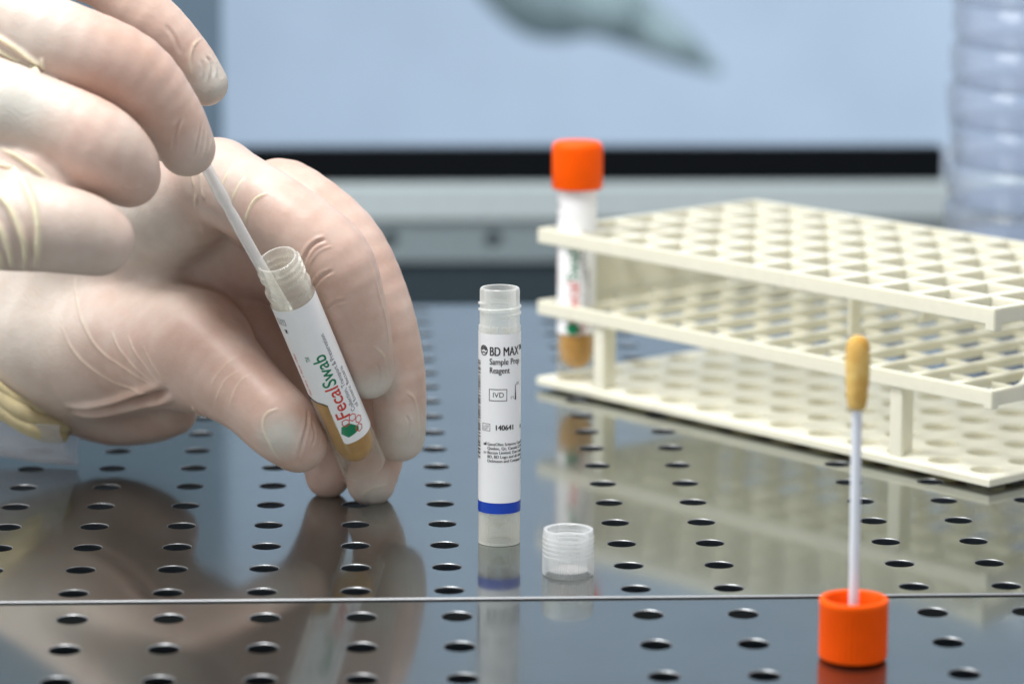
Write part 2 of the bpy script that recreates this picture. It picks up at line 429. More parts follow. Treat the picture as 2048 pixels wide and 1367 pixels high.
# ------------------------------------------------------------------ lettering
def text_fit(body, size, width, bold=0.0):
    b = text_bm(body, size, bold); w = max(v.co.x for v in b.verts)
    for v in b.verts: v.co.x *= width/w
    return b
def text_bm(body, size, bold=0.0, squeeze=1.0):
    cu = bpy.data.curves.new('lettering', 'FONT'); cu.body = body; cu.size = size; cu.offset = bold; cu.resolution_u = 4
    o = bpy.data.objects.new('lettering', cu); COL.objects.link(o)
    dg = bpy.context.evaluated_depsgraph_get(); dg.update()
    me = bpy.data.meshes.new_from_object(o.evaluated_get(dg))
    bm = bmesh.new(); bm.from_mesh(me)
    bpy.data.objects.remove(o); bpy.data.curves.remove(cu); bpy.data.meshes.remove(me)
    for v in bm.verts: v.co.x *= squeeze; v.co.z = 0
    return bm

def put(dst, src, fn, cuts=None):
    """append flat geometry to dst, first cut finely so that it can bend"""
    if cuts:
        axis, step = cuts
        c = [v.co[axis] for v in src.verts]
        lo, hi = min(c), max(c); x = lo+step
        while x < hi:
            n = Vector((0, 0, 0)); n[axis] = 1; co = Vector((0, 0, 0)); co[axis] = x
            bmesh.ops.bisect_plane(src, geom=src.verts[:]+src.edges[:]+src.faces[:], plane_co=co, plane_no=n, dist=1e-5); x += step
    vm = {v: dst.verts.new(fn(v.co.x, v.co.y)) for v in src.verts}
    for f in src.faces:
        try: dst.faces.new([vm[v] for v in f.verts])
        except ValueError: pass
    src.free()

def flat_poly(pts, hole=None):
    bm = bmesh.new(); v = [bm.verts.new((x, y, 0)) for x, y in pts]
    if hole is None: bm.faces.new(v)
    else:
        h = [bm.verts.new((x, y, 0)) for x, y in hole]; n = len(v)
        for i in range(n): bm.faces.new((v[i], v[(i+1) % n], h[(i+1) % n], h[i]))
    return bm
def rect(x0, y0, x1, y1): return [(x0, y0), (x1, y0), (x1, y1), (x0, y1)]
def frame(x0, y0, x1, y1, w): return flat_poly(rect(x0, y0, x1, y1), rect(x0+w, y0+w, x1-w, y1-w))
def ring(cx, cy, r, w, n=24, sq=1.0):
    c = [(cx+r*math.cos(2*math.pi*i/n)*sq, cy+r*math.sin(2*math.pi*i/n)) for i in range(n)]
    h = [(cx+(r-w)*math.cos(2*math.pi*i/n)*sq, cy+(r-w)*math.sin(2*math.pi*i/n)) for i in range(n)]
    return flat_poly(c, h)
def cyl(R, z0=0.0):      # x = arc length, y = height
    return lambda x, y: (R*math.sin(x/R), -R*math.cos(x/R), z0+y)
def cyl_up(R, s0, z0):   # text that climbs the tube: x = height, y = arc to the left
    return lambda x, y: (R*math.sin((s0-y)/R), -R*math.cos((s0-y)/R), z0+x)
def patch(R, t0, t1, z0, z1, n=40):
    bm = bmesh.new(); a = []
    for i in range(n+1):
        t = t0+(t1-t0)*i/n
        a.append((bm.verts.new((R*math.sin(t), -R*math.cos(t), z0)), bm.verts.new((R*math.sin(t), -R*math.cos(t), z1))))
    for p, q in zip(a, a[1:]): bm.faces.new((p[0], q[0], q[1], p[1]))
    return bm
def thread(bm, R, z0, turns, pitch, h, depth, segs=48, inward=False):
    n = int(turns*segs); prev = None
    for i in range(n+1):
        t = 2*math.pi*i/segs; z = z0+pitch*i/segs
        k = min(1, i/6, (n-i)/6); d = depth*k*(-1 if inward else 1)
        prof = [(R, -h), (R+d, -h*0.35), (R+d, h*0.35), (R, h)]
        cur = [bm.verts.new((r*math.sin(t), -r*math.cos(t), z+dz)) for r, dz in prof]
        if prev:
            for a in range(3): bm.faces.new((prev[a], cur[a], cur[a+1], prev[a+1]))
        prev = cur

# ------------------------------------------------------------------ the reagent tube in the middle
def facing(x, y):        # rotation about z that turns the tube's front to the camera
    return math.atan2(CAM[0]-x, -(CAM[1]-y))
def reagent_tube(x, y):
    root = thing('reagent_tube', 'open reagent tube with white printed label and blue band standing on the steel deck', 'tube', (x, y, 0))
    root.rotation_euler = (0, 0, facing(x, y)); R = 0.565; T = 0.07
    prof = [(R-0.03, 0.0), (R, 0.03), (R, 5.98), (R-0.015, 6.0), (0.535, 6.02), (0.535, 6.94), (0.52, 6.985), (0.50, 7.0), (0.455, 6.995), (0.435, 6.97), (0.435, 6.2), (0.48, 5.9), (0.48, 1.0), (0.40, 0.8), (0.10, 0.42), (0, 0.40)]
    bm = lathe(prof, 72)
    thread(bm, 0.535, 6.28, 1.9, 0.17, 0.05, 0.045)
    b = from_bm('tube_body', bm, M['pp'], root, 0.7)
    bm = lathe([(0.478, 1.02), (0.478, 5.5), (0, 5.52)], 48)
    from_bm('reagent_fill', bm, milky('reagent', (0.84, 0.84, 0.78), 0.55, 0.22, 0.2), root, 0.7)
    bm = lathe([(R-0.004, 0.02), (R-0.004, 0.80)], 48)
    from_bm('tube_skirt', bm, M['pp_bottom'], root, 0.7)
    bm = lathe([(0.46, 0.02), (0.44, 0.55), (0.36, 0.62)], 48, lambda r, z, t: r*(1+0.03*math.cos(8*t)))
    from_bm('tube_foot', bm, M['pp_bottom'], root, 0.7)
    bm = lathe([(R-0.045, 0.075), (R-0.012, 0.075), (R+0.004, 0.04), (R+0.004, 0.012), (R-0.03, 0.001), (R-0.06, 0.012), (R-0.06, 0.06)], 64)
    from_bm('foot_ring', bm, M['pp'], root, 0.9)
    RL = R+0.008
    bm = patch(RL, -math.pi*0.97, math.pi*0.97, 0.90, 5.82, 120)
    lab = from_bm('label', bm, M['label'], root, 0.7)
    RP = RL+0.0045; f = cyl(RP)
    bm = patch(RP, -math.pi*0.97, math.pi*0.97, 0.905, 1.205, 120); from_bm('blue_band', bm, M['blue'], lab, 0.7)
    ink = bmesh.new(); step = (0, 0.05)
    W_ = {'BD MAX\u2122': 1.09, 'Sample Prep': 0.93, 'Reagent': 0.565, 'IVD': 0.31, 'LOT': 0.19, '140641': 0.53}
    def T_(s, size, ang, z, bold=0.0, sq=1.0):
        x0 = math.radians(ang)*RP
        b = text_fit(s, size, w) if (w := W_.get(s)) else text_bm(s, size, 0, sq)
        for q in range(3 if bold else 1):
            g = cyl(RP+0.0007*q); put(ink, b.copy(), lambda a, c: g(x0+a+(q-1)*bold*(bold > 0), z+c), step)
        b.free()
    T_('BD MAX\u2122', 0.345, -28, 5.24, 0.007)
    T_('Sample Prep', 0.235, -28, 5.00, 0.004); T_('Reagent', 0.235, -28, 4.765, 0.004)
    T_('IVD', 0.195, -19, 4.11, 0.0, 1.0)
    a0 = math.radians(-29)*RP
    put(ink, frame(a0, 4.01, a0+0.50, 4.335, 0.017), f, step)
    T_('LOT', 0.155, -48.5, 3.22, 0.0, 0.75)
    a1 = math.radians(-52)*RP; put(ink, frame(a1, 3.18, a1+0.265, 3.38, 0.012), f, step)
    T_('140641', 0.20, -13, 3.215, 0.007)
    put(ink, flat_poly(rect(0.72, 3.2, 0.80, 3.30)), f, step)
    lines = ['GeneOhm Sciences Canada Inc.', 'Quebec, Qc, Canada G1P 4S5', 'Becton Limited, Dun Laoghaire', 'BD, BD Logo and all other are', 'Dickinson and Company  \u00a92010']
    for i, s in enumerate(lines): T_(s, 0.112, -34, 2.79-0.115*i, 0.0025, 0.95)
    put(ink, flat_poly([(-0.47, 2.79), (-0.37, 2.79), (-0.37, 2.90), (-0.40, 2.83), (-0.40, 2.87), (-0.43, 2.83), (-0.47, 2.85)]), f, step)
    T_('REP', 0.08, -47, 2.56, 0, 0.8)
    # maker's emblem: ring, rays and a wave
    ex, ez = math.radians(-47)*RP, 5.365
    put(ink, ring(ex, ez, 0.142, 0.026, 28, 0.97), f, step)
    put(ink, flat_poly([(ex-0.12, ez-0.02), (ex-0.05, ez-0.055), (ex, ez-0.02), (ex+0.05, ez-0.055), (ex+0.12, ez-0.02), (ex+0.11, ez-0.05), (ex+0.05, ez-0.085), (ex, ez-0.06), (ex-0.05, ez-0.085), (ex-0.11, ez-0.05)]), f, step)
    for k in range(9):
        t = math.radians(20+17.5*k); c, s = math.cos(t), math.sin(t)
        put(ink, flat_poly([(ex+c*0.05-s*0.006, ez-0.02+s*0.05+c*0.006), (ex+c*0.05+s*0.006, ez-0.02+s*0.05-c*0.006), (ex+c*0.125+s*0.014, ez-0.015+s*0.125-c*0.014), (ex+c*0.125-s*0.014, ez-0.015+s*0.125+c*0.014)]), f)
    # thermometer sign
    tx = math.radians(47)*RP
    put(ink, flat_poly([(tx-0.02, 4.02), (tx+0.03, 4.02), (tx+0.035, 4.1), (tx+0.02, 4.3), (tx+0.015, 4.44), (tx-0.005, 4.44), (tx-0.012, 4.1)]), f, step)
    T_('2\u00b0C', 0.10, 31, 4.06, 0, 0.8); T_('25\u00b0C', 0.10, 50, 4.42, 0, 0.8)
    from_bm('print', ink, M['ink'], lab, None)['kind'] = 'stuff'
    # linear barcode down the left side
    bar = bmesh.new(); z = 2.38; r_ = random.Random(3)
    while z < 5.06:
        h = r_.choice([0.014, 0.014, 0.026, 0.04]); 
        put(bar, flat_poly(rect(math.radians(-128)*RP, z, math.radians(-62)*RP, z+h)), f, step); z += h+r_.choice([0.016, 0.018, 0.03, 0.045])
    from_bm('barcode', bar, M['ink'], lab, None)['kind'] = 'stuff'
    return root
reagent_tube(1.49, 5.09)

# ------------------------------------------------------------------ clear screw cap standing on its closed end
def clear_cap(x, y):
    root = thing('screw_cap', 'small clear ribbed screw cap standing open side up beside the reagent tube', 'cap', (x, y, 0))
    R = 0.665; H = 1.24
    prof = [(0, 0.0), (R-0.06, 0.0), (R-0.01, 0.04), (R, 0.10), (R, 0.72), (R, H-0.06), (R-0.02, H-0.01), (R-0.05, H), (R-0.10, H-0.005), (R-0.125, H-0.03), (R-0.13, 0.14), (0, 0.13)]
    rib = lambda r, z, t: r*(1+0.014*math.cos(64*t)) if (r > R-0.02 and z < 0.75) else r
    bm = lathe(prof, 256, rib)
    from_bm('cap_shell', bm, M['capclear'], root, 0.7)
    bm = bmesh.new()
    for k in range(5):
        z = 0.50+0.12*k
        n = 64; prev = None; first = None
        for i in range(n+1):
            t = 2*math.pi*i/n
            cur = [bm.verts.new((r*math.sin(t), -r*math.cos(t), z+dz)) for r, dz in ((R-0.128, -0.035), (R-0.185, -0.01), (R-0.185, 0.015), (R-0.128, 0.035))]
            if prev:
                for a in range(3): bm.faces.new((prev[a], cur[a], cur[a+1], prev[a+1]))
            prev = cur
    from_bm('inner_thread', bm, M['capclear'], root, 0.7)['kind'] = 'stuff'
    for k in range(5):
        bm = bmesh.new(); z = 0.56+0.12*k; tube_along(bm, [((R+0.001)*math.sin(t), -(R+0.001)*math.cos(t), z) for t in np.linspace(0, 2*math.pi, 97)], 0.016, 6, False)
        from_bm('grip_ring', bm, M['capclear'], root, 0.7)
clear_cap(3.146, 1.50)

# ------------------------------------------------------------------ orange caps, swabs
def ribbed_cap_bm(R, H, open_up):
    n = 38
    def rf(r, z, t):
        if r < R-0.03 or z < 0.07 or z > H-0.16: return r
        p = (t*n/(2*math.pi)) % 1.0
        return r*(1-0.045*max(0.0, math.cos(2*math.pi*p))**3)
    if open_up:
        prof = [(0, 0), (R-0.10, 0), (R-0.03, 0.025), (R-0.005, 0.07), (R, 0.12), (R, H-0.17), (R+0.006, H-0.14), (R+0.006, H-0.05), (R-0.02, H-0.01), (R-0.06, H), (R-0.12, H-0.01), (R-0.15, H-0.05), (R-0.155, 0.25), (R-0.3, 0.2), (0, 0.2)]
    else:
        prof = [(R-0.15, 0.05), (R-0.13, 0.0), (R-0.02, 0.0), (R, 0.05), (R, H-0.22), (R-0.015, H-0.12), (R-0.06, H-0.04), (R-0.14, H), (0, H+0.01)]
    return lathe(prof, 304, rf)
CX, CY = 9.62, -5.60
root = thing('orange_cap', 'orange ribbed screw cap standing upside down on the front steel plate', 'cap', (CX, CY, front_z(CY)+0.03))
bm = ribbed_cap_bm(0.83, 1.5, True); from_bm('cap_shell', bm, M['orange'], root, 0.8)
bm = bmesh.new(); thread(bm, 0.672, 0.75, 2.0, 0.22, 0.06, 0.05, 48, True); from_bm('inner_thread', bm, M['orange'], root, 0.8)
bm = lathe([(0.24, 0.2), (0.22, 0.55), (0.135, 0.56)], 32); from_bm('shaft_socket', bm, M['orange'], root, 0.8)
# swab standing in the cap
base = Vector((CX, CY, front_z(CY)+0.25)); tip = Vector(at(1716, 672, 82.3))
ax = (tip-base); Ls = ax.length; q = ax.normalized().to_track_quat('Z', 'Y').to_matrix().to_4x4(); q.translation = base
root = thing('swab', 'swab with amber soaked tip standing upright in the orange cap', 'swab', mat=q)
bm = lathe([(0, 0), (0.125, 0.0), (0.125, Ls-1.75), (0.125, Ls-0.3), (0, Ls-0.28)], 24); from_bm('shaft', bm, M['swabshaft'], root, 0.8)
def wob(r, z, t): return r*(1+0.02*math.sin(5*t+9*z)+0.015*math.sin(3*t-14*z))
z0 = Ls-1.78
bm = lathe([(0.13, z0), (0.19, z0+0.02), (0.235, z0+0.12), (0.262, z0+0.45), (0.288, z0+0.85), (0.298, z0+1.15), (0.288, z0+1.42), (0.255, z0+1.62), (0.20, z0+1.74), (0.10, z0+1.80), (0, z0+1.815)], 40, wob)
from_bm('flock_tip', bm, M['flock'], root, 3.2)

# ------------------------------------------------------------------ FecalSwab-style sample tubes
def sample_tube(name, label, mat4, dark, capped, lowcut, zt=6.19):
    root = thing(name, label, 'tube', mat=mat4)
    R = 0.63; top = 7.5
    bm = lathe([(R-0.05, 0.0), (R, 0.04), (R, 6.0)], 72); from_bm('tube_body', bm, M['wall'], root, 0.7)
    prof = [(R, 6.002), (R, 6.42), (R+0.015, 6.45), (R+0.015, 6.62), (R-0.03, 6.68), (0.575, 6.72), (0.575, 7.44), (0.555, 7.49), (0.53, 7.5), (0.49, 7.49), (0.475, 7.45), (0.475, 6.75), (R-0.09, 6.5), (R-0.09, 5.6)]
    bm = lathe(prof, 72); thread(bm, 0.575, 6.88, 2.4, 0.2, 0.055, 0.055)
    from_bm('tube_neck', bm, M['clear'], root, 0.7)
    rl = R-0.065; fill = 3.15
    bm = lathe([(0, 0.40), (0.16, 0.41), (0.32, 0.47), (0.44, 0.60), (0.52, 0.80), (rl, 1.05), (rl, fill), (0, fill+0.02)], 48)
    from_bm('liquid', bm, M['amber_dark' if dark else 'amber'], root, 0.8)
    # label
    RL = R+0.010; zb = 1.38 if lowcut else 1.60; step_z = 2.95
    bm = bmesh.new(); grid = {}
    t0, t1 = -math.pi*0.9, math.pi*(0.62 if lowcut else 0.95)
    tcut = math.radians(-24)
    cols = sorted(set([t0+(t1-t0)*i/90 for i in range(91)]+[tcut]))
    zsN = 60; zs_ = [zb+(zt-zb)*i/zsN for i in range(zsN+1)]
    def low(t):
        # lower edge of the label: window cut at the left, rounded corners
        if t >= tcut:
            d = (t-tcut)*RL
            e = zb+(0.10*(1-math.sqrt(max(0, 1-((0.12-d)/0.12)**2))) if d < 0.12 else 0)
            return e+0.04*max(0, math.sin((t-tcut)))*0
        d = (tcut-t)*RL
        if not lowcut: return zb
        return step_z-0.16*math.exp(-d/0.12)+0.10*min(1, max(0, (d-0.30)/0.25))
    top_, bot_ = [], []
    for t in cols:
        bot_.append(bm.verts.new((RL*math.sin(t), -RL*math.cos(t), low(t)))); top_.append(bm.verts.new((RL*math.sin(t), -RL*math.cos(t), zt)))
    for i in range(len(cols)-1): bm.faces.new((bot_[i], bot_[i+1], top_[i+1], top_[i]))
    lab = from_bm('label', bm, M['label'], root, 0.7)
    RP = RL+0.0045
    red, green, grey, ink = bmesh.new(), bmesh.new(), bmesh.new(), bmesh.new()
    def up(dst, s, size, s0, z0, bold=0.0, width=None):
        b = text_fit(s, size, width, bold) if width else text_bm(s, size, bold); w = max(v.co.x for v in b.verts) if b.verts else 0
        put(dst, b, cyl_up(RP, s0, z0), (1, 0.06)); return w
    s0 = 0.20
    w = up(red, 'Fecal', 0.56, s0, 2.22, 0.006, 1.13)
    w2 = up(green, 'Swab', 0.56, s0, 2.22+w+0.04, 0.006, 1.12)
    up(green, '\u2122', 0.30, s0-0.34, 2.22+w+w2-0.10, 0.0, 0.2)
    up(grey, 'Collection, Transport & Preservation', 0.20, s0+0.22, 2.30, 0.0, 2.75)
    up(grey, 'of Enteric Bacteria', 0.20, s0+0.40, 2.30, 0.0, 1.45)
    up(red, 'Peel Here \u2192 Name / Date', 0.15, -0.66, 3.15, 0.0, 1.5)
    put(ink, text_fit('LOT', 0.17, 0.22), lambda a, c: cyl(RP)(-0.76+a, 5.745+c), (0, 0.05))
    fu = cyl_up(RP, 0, 0)
    # LOT box turned square to the tube and an hourglass mark under it
    fz = cyl(RP)
    put(ink, frame(-0.80, 5.70, -0.50, 5.90, 0.014), fz, (0, 0.05))
    put(ink, flat_poly([(-0.66, 5.42), (-0.54, 5.42), (-0.58, 5.47), (-0.54, 5.54), (-0.66, 5.54), (-0.62, 5.47)]), fz, (0, 0.05))
    # paw of hexagons
    def hexa(cx, cz, r, rot=0.0): return [(cx+r*math.cos(rot+k*math.pi/3), cz+r*math.sin(rot+k*math.pi/3)) for k in range(6)]
    put(green, flat_poly(hexa(0.0, 1.82, 0.24, 0.2)), fz, (0, 0.05))
    put(green, flat_poly(hexa(0.19, 1.76, 0.12, 0.2)), lambda a, c: cyl(RP+0.001)(a, c), (0, 0.05))
    for cx, cz, r in ((0.0, 2.09, 0.13), (0.24, 2.15, 0.13), (0.40, 1.97, 0.13), (0.31, 1.73, 0.13)):
        put(red, flat_poly(hexa(cx, cz, r, 0.2), hexa(cx, cz, r-0.03, 0.2)), lambda a, c: cyl(RP+0.002)(a, c), (0, 0.05))
    for nm, b, m in (('print', red, 'red'), ('print', green, 'green'), ('print', grey, 'greyink'), ('print', ink, 'ink')):
        from_bm(nm, b, M[m], lab, None)['kind'] = 'stuff'
    if lowcut:   # dark edge line of the window
        e = bmesh.new()
        pts = [(RP*math.sin(t), -RP*math.cos(t), low(t)-0.012) for t in np.linspace(tcut-0.02, tcut-1.0, 24)]
        tube_along(e, pts, 0.016, 6); from_bm('window_edge', e, M['ink'], lab, 0.8)
    if capped:
        c = ribbed_cap_bm(0.83, 1.52, False); bmesh.ops.translate(c, verts=c.verts[:], vec=(0, 0, 6.37))
        from_bm('cap', c, M['orange'], root, 0.8)
    return root

# tube held by the hand
D0 = 96.8; pb = at(728, 932, D0)
lo, hi = 86.0, 96.0
for _ in range(50):
    mid = (lo+hi)/2
    if np.linalg.norm(at(553, 518, mid)-pb) > 7.5: lo = mid
    else: hi = mid
D1 = lo; pt = at(553, 518, D1)
za = (pt-pb)/np.linalg.norm(pt-pb)
tocam = CAM-(pt+pb)/2; fr = tocam-za*np.dot(tocam, za); fr /= np.linalg.norm(fr)
xax = np.cross(-fr, za)
m4 = Matrix(((xax[0], -fr[0], za[0], pb[0]), (xax[1], -fr[1], za[1], pb[1]), (xax[2], -fr[2], za[2], pb[2]), (0, 0, 0, 1)))
sample_tube('sample_tube', 'open tilted sample tube with amber liquid, held by the lower gloved hand', m4, True, False, True)
def on_tube(z, dx=0.0, dy=0.0): return pb+za*z+xax*dx-fr*dy

# capped tube in the rack
TX, TY, TZ = 4.87, 25.64, 0.38
mt = Matrix.Translation((TX, TY, TZ)) @ Matrix.Rotation(facing(TX, TY)-0.20, 4, 'Z')
sample_tube('sample_tube', 'orange capped sample tube with amber liquid standing in the cream rack', mt, False, True, False, 6.34)

# swab held by the upper hand
top_s = at(340, 200, 90.9); mid_s = at(418, 345, 91.25); rim_s = at(516, 522, D1+0.05); low_s = on_tube(4.6, -0.12, -0.15)
root = thing('swab', 'clear thin swab shaft held by the upper gloved hand and dipped into the tilted tube', 'swab', (0, 0, 0))
pts = catmull([top_s, mid_s, rim_s, low_s], 10)
bm = bmesh.new(); rads = []
for i, p in enumerate(pts):
    rads.append(0.155)
k = 13
rads[k] = 0.175; rads[k-1] = 0.165; rads[k+1] = 0.13
tube_along(bm, pts, rads, 20); from_bm('shaft', bm, M['shaft'], root, 0.8)
bm = bmesh.new(); tube_along(bm, pts, 0.06, 10); from_bm('shaft_core', bm, M['shaft'], root, 0.8)

# ------------------------------------------------------------------ cream tube rack
FL = np.array([3.60, 26.10]); e1 = np.array([0.622, -0.783]); e2 = np.array([0.783, 0.622])
RL_, RW = 19.75, 10.1; NX, NY = 12, 6
mrack = Matrix(((e1[0], e2[0], 0, FL[0]), (e1[1], e2[1], 0, FL[1]), (0, 0, 1, 0), (0, 0, 0, 1)))
rack = thing('tube_rack', 'cream three tier plastic test tube rack standing askew on the deck', 'rack', mat=mrack)
def bevelled(bm, w=0.03):
    bmesh.ops.bevel(bm, geom=bm.edges[:], offset=w, segments=2, affect='EDGES', clamp_overlap=True); return bm
def grid_tier(z0, z1, barx, bary, zx=None, zy=None, rim=0.22):
    """rim frame and bars of one lattice tier; bars butt against the rim and each other"""
    bm = bmesh.new()
    box(bm, 0, RL_, 0, rim, z0, z1); box(bm, 0, RL_, RW-rim, RW, z0, z1)
    box(bm, 0, rim, rim, RW-rim, z0, z1); box(bm, RL_-rim, RL_, rim, RW-rim, z0, z1)
    px, py = RL_/NX, RW/NY
    zx = zx or (z0, z1-0.004); zy = zy or (z0+0.03, z1-0.02)
    for i in range(1, NX): box(bm, i*px-barx/2, i*px+barx/2, rim, RW-rim, *zx)
    for j in range(1, NY):
        for i in range(NX):
            a = rim if i == 0 else i*px+barx/2; b = RL_-rim if i == NX-1 else (i+1)*px-barx/2
            box(bm, a, b, j*py-bary/2, j*py+bary/2, *zy)
    return bevelled(bm, 0.022)
from_bm('top_tier', grid_tier(4.88, 5.36, 0.34, 0.28), M['rack'], rack, 0.5)
from_bm('middle_tier', grid_tier(2.50, 2.96, 0.32, 0.12, (2.66, 2.93), (2.60, 2.80), 0.2), M['rack'], rack, 0.5)
px_, py_ = RL_/NX, RW/NY
bm = hole_plate('base', [px_*(i+.5) for i in range(NX)], [py_*(j+.5) for j in range(NY)], 0.06, RL_-0.06, 0.06, RW-0.06, 0.50, 0.24, None, 0.03, segs=20)
for i in range(NX):
    for j in range(NY):
        cx, cy = px_*(i+.5), py_*(j+.5)
        bm.faces.new([bm.verts.new((cx+0.50*math.cos(2*math.pi*k/20), cy+0.50*math.sin(2*math.pi*k/20), -0.235)) for k in range(20)])
bmesh.ops.translate(bm, verts=bm.verts[:], vec=(0, 0, 0.40))
sd = [bm.verts.new(p) for p in ((0.06, 0.06, 0.40), (RL_-0.06, 0.06, 0.40), (RL_-0.06, RW-0.06, 0.40), (0.06, RW-0.06, 0.40))]
md = [bm.verts.new(p) for p in ((0, 0, 0.34), (RL_, 0, 0.34), (RL_, RW, 0.34), (0, RW, 0.34))]
lw = [bm.verts.new(p) for p in ((0, 0, 0.14), (RL_, 0, 0.14), (RL_, RW, 0.14), (0, RW, 0.14))]
for k in range(4):
    n = (k+1) % 4
    bm.faces.new((sd[k], sd[n], md[n], md[k])); bm.faces.new((md[k], md[n], lw[n], lw[k]))
bm.faces.new(lw[::-1])
from_bm('base_tier', bm, [M['rack'], M['rack'], M['rack']], rack, 0.5)
for (x, y) in ((0.9, 0.9), (RL_-0.9, 0.9), (0.9, RW-0.9), (RL_-0.9, RW-0.9)):
    bm = bmesh.new(); box(bm, x-0.4, x+0.4, y-0.4, y+0.4, 0.002, 0.139); from_bm('foot', bm, M['rack'], rack, 0.5)
for (x, y) in ((2.9, 0.22), (15.95, 0.22), (2.9, RW-0.22), (15.95, RW-0.22)):
    bm = bmesh.new(); s = 1 if y < 5 else -1
    box(bm, x-0.24, x+0.24, y-0.12, y+0.04, 0.402, 2.498); box(bm, x-0.07, x+0.07, min(y+0.041*s, y+0.6*s), max(y+0.041*s, y+0.6*s), 0.402, 2.498)
    from_bm('post', bevelled(bm, 0.02), M['rack'], rack, 0.5)
for (x, y) in ((11.1, 3.4), (11.1, 6.7)):
    bm = bmesh.new(); box(bm, x-0.10, x+0.10, y-0.22, y+0.22, 2.962, 4.878); from_bm('post', bevelled(bm, 0.03), M['rack'], rack, 0.5)
def end_panel(x0, x1):
    y0, y1, z0, z1 = 1.7, RW-1.7, 2.962, 4.878
    r = 0.45; pts = []
    pts.append((y0-r, z0))
    for k in range(7): a = math.pi/2*k/6; pts.append((y0-r+r*math.sin(a), z0+r-r*math.cos(a)))
    for k in range(7): a = math.pi/2*k/6; pts.append((y0-r+r*math.cos(a), z1-r+r*math.sin(a)))
    for k in range(7): a = math.pi/2*k/6; pts.append((y1+r-r*math.sin(a), z1-r+r*math.cos(a)))
    for k in range(7): a = math.pi/2*k/6; pts.append((y1+r-r*math.cos(a), z0+r-r*math.sin(a)))
    q = []
    for p in pts:
        if not q or (abs(p[0]-q[-1][0])+abs(p[1]-q[-1][1])) > 1e-5: q.append(p)
    if (abs(q[0][0]-q[-1][0])+abs(q[0][1]-q[-1][1])) < 1e-5: q.pop()
    bm = bmesh.new(); a = [bm.verts.new((x0, y, z)) for y, z in q]; b = [bm.verts.new((x1, y, z)) for y, z in q]
    n = len(q); bm.faces.new(a); bm.faces.new(b[::-1])
    for i in range(n): bm.faces.new((a[i], a[(i+1) % n], b[(i+1) % n], b[i]))
    return bm
from_bm('end_panel', end_panel(0.02, 0.22), M['rack'], rack, 0.6)
from_bm('end_panel', end_panel(RL_-0.22, RL_-0.02), M['rack'], rack, 0.6)
bm = bmesh.new(); box(bm, RL_-0.30, RL_+0.06, -0.05, 0.30, 4.70, 5.372); from_bm('corner_lug', bevelled(bm, 0.03), M['rack'], rack, 0.5)
bm = bmesh.new(); box(bm, RL_-0.26, RL_+0.05, -0.05, 0.26, 2.42, 2.975); from_bm('corner_lug', bevelled(bm, 0.03), M['rack'], rack, 0.5)

# ------------------------------------------------------------------ stack of dishes at the back right
dx, dy = 23.6, 38.0
ords = ['lowest', 'second', 'third', 'fourth', 'fifth', 'sixth', 'seventh', 'eighth', 'ninth', 'topmost']
for i in range(10):
    z = 0.02+1.46*i; ox, oy = 0.10*math.sin(i*2.1), 0.10*math.cos(i*1.7)
    root = thing('culture_dish', ('%s clear round dish in the blurred stack behind the rack' % ords[i]) if i in (0, 9) else ('%s clear round dish from the bottom in the stack behind the rack' % ords[i]), 'dish', (dx+ox, dy+oy, z), 'clear dishes stacked at the rear')
    R = 4.4
    bm = lathe([(0, 0.06), (R-0.22, 0.06), (R-0.14, 0.0), (R-0.10, 0.06), (R-0.10, 1.2), (R-0.20, 1.2), (R-0.20, 0.16), (0, 0.16)], 72)
    from_bm('dish_base', bm, M['dish'], root, 0.7)
    bm = lathe([(R, 0.36), (R, 1.34), (R-0.05, 1.42), (R-0.16, 1.45), (R-0.3, 1.41), (0, 1.40)], 72)
    from_bm('dish_lid', bm, M['dish'], root, 0.7)

# ------------------------------------------------------------------ gloved hands: one continuous surface each, grown from tapered limbs
import openvdb as vdb

class Hand:
    def __init__(s): s.chains = []
    def limb(s, joints, k, kin=0.15):
        """joints (px,py,depth,radius px); k = how softly it melts into what is already there"""
        pts = [at(x, y, d) for x, y, d, r in joints]; rs = [r*d/FPX for x, y, d, r in joints]
        if len(pts) > 2:
            q = catmull([np.append(p, r) for p, r in zip(pts, rs)], 4); pts = [v[:3] for v in q]; rs = [v[3] for v in q]; kin = 0.02
        s.chains.append((pts, rs, k, kin))
    def sdf(s, P):
        d = np.full(len(P), 50.0, np.float32)
        for n, (pts, rs, k, kin) in enumerate(s.chains):
            A = np.array(pts); lo = (A-np.array(rs)[:, None]).min(0); hi = (A+np.array(rs)[:, None]).max(0)
            out = np.maximum(np.maximum(lo-P, P-hi), 0)
            far = np.sqrt((out**2).sum(1))
            m = far < d+k if n else np.ones(len(P), bool)
            if not m.any(): continue
            Q = P[m]; c = np.full(len(Q), 50.0, np.float32)
            for a, b, ra, rb in zip(pts, pts[1:], rs, rs[1:]):
                ba = (b-a).astype(np.float32); pa = Q-a.astype(np.float32)
                h = np.clip(pa@ba/np.dot(ba, ba), 0, 1)
                e = np.sqrt(((pa-h[:, None]*ba)**2).sum(1))-(ra+(rb-ra)*h)
                c = smin(c, e, kin)
            d[m] = smin(d[m], c, k)
        return d
    def bounds(s):
        lo = np.min([np.min(np.array(p)-np.array(r)[:, None], 0) for p, r, _, _ in s.chains], 0)-0.4
        hi = np.max([np.max(np.array(p)+np.array(r)[:, None], 0) for p, r, _, _ in s.chains], 0)+0.4
        return lo, hi
def smin(a, b, k):
    h = np.clip(0.5+0.5*(b-a)/k, 0, 1); return b*(1-h)+a*h-k*h*(1-h)

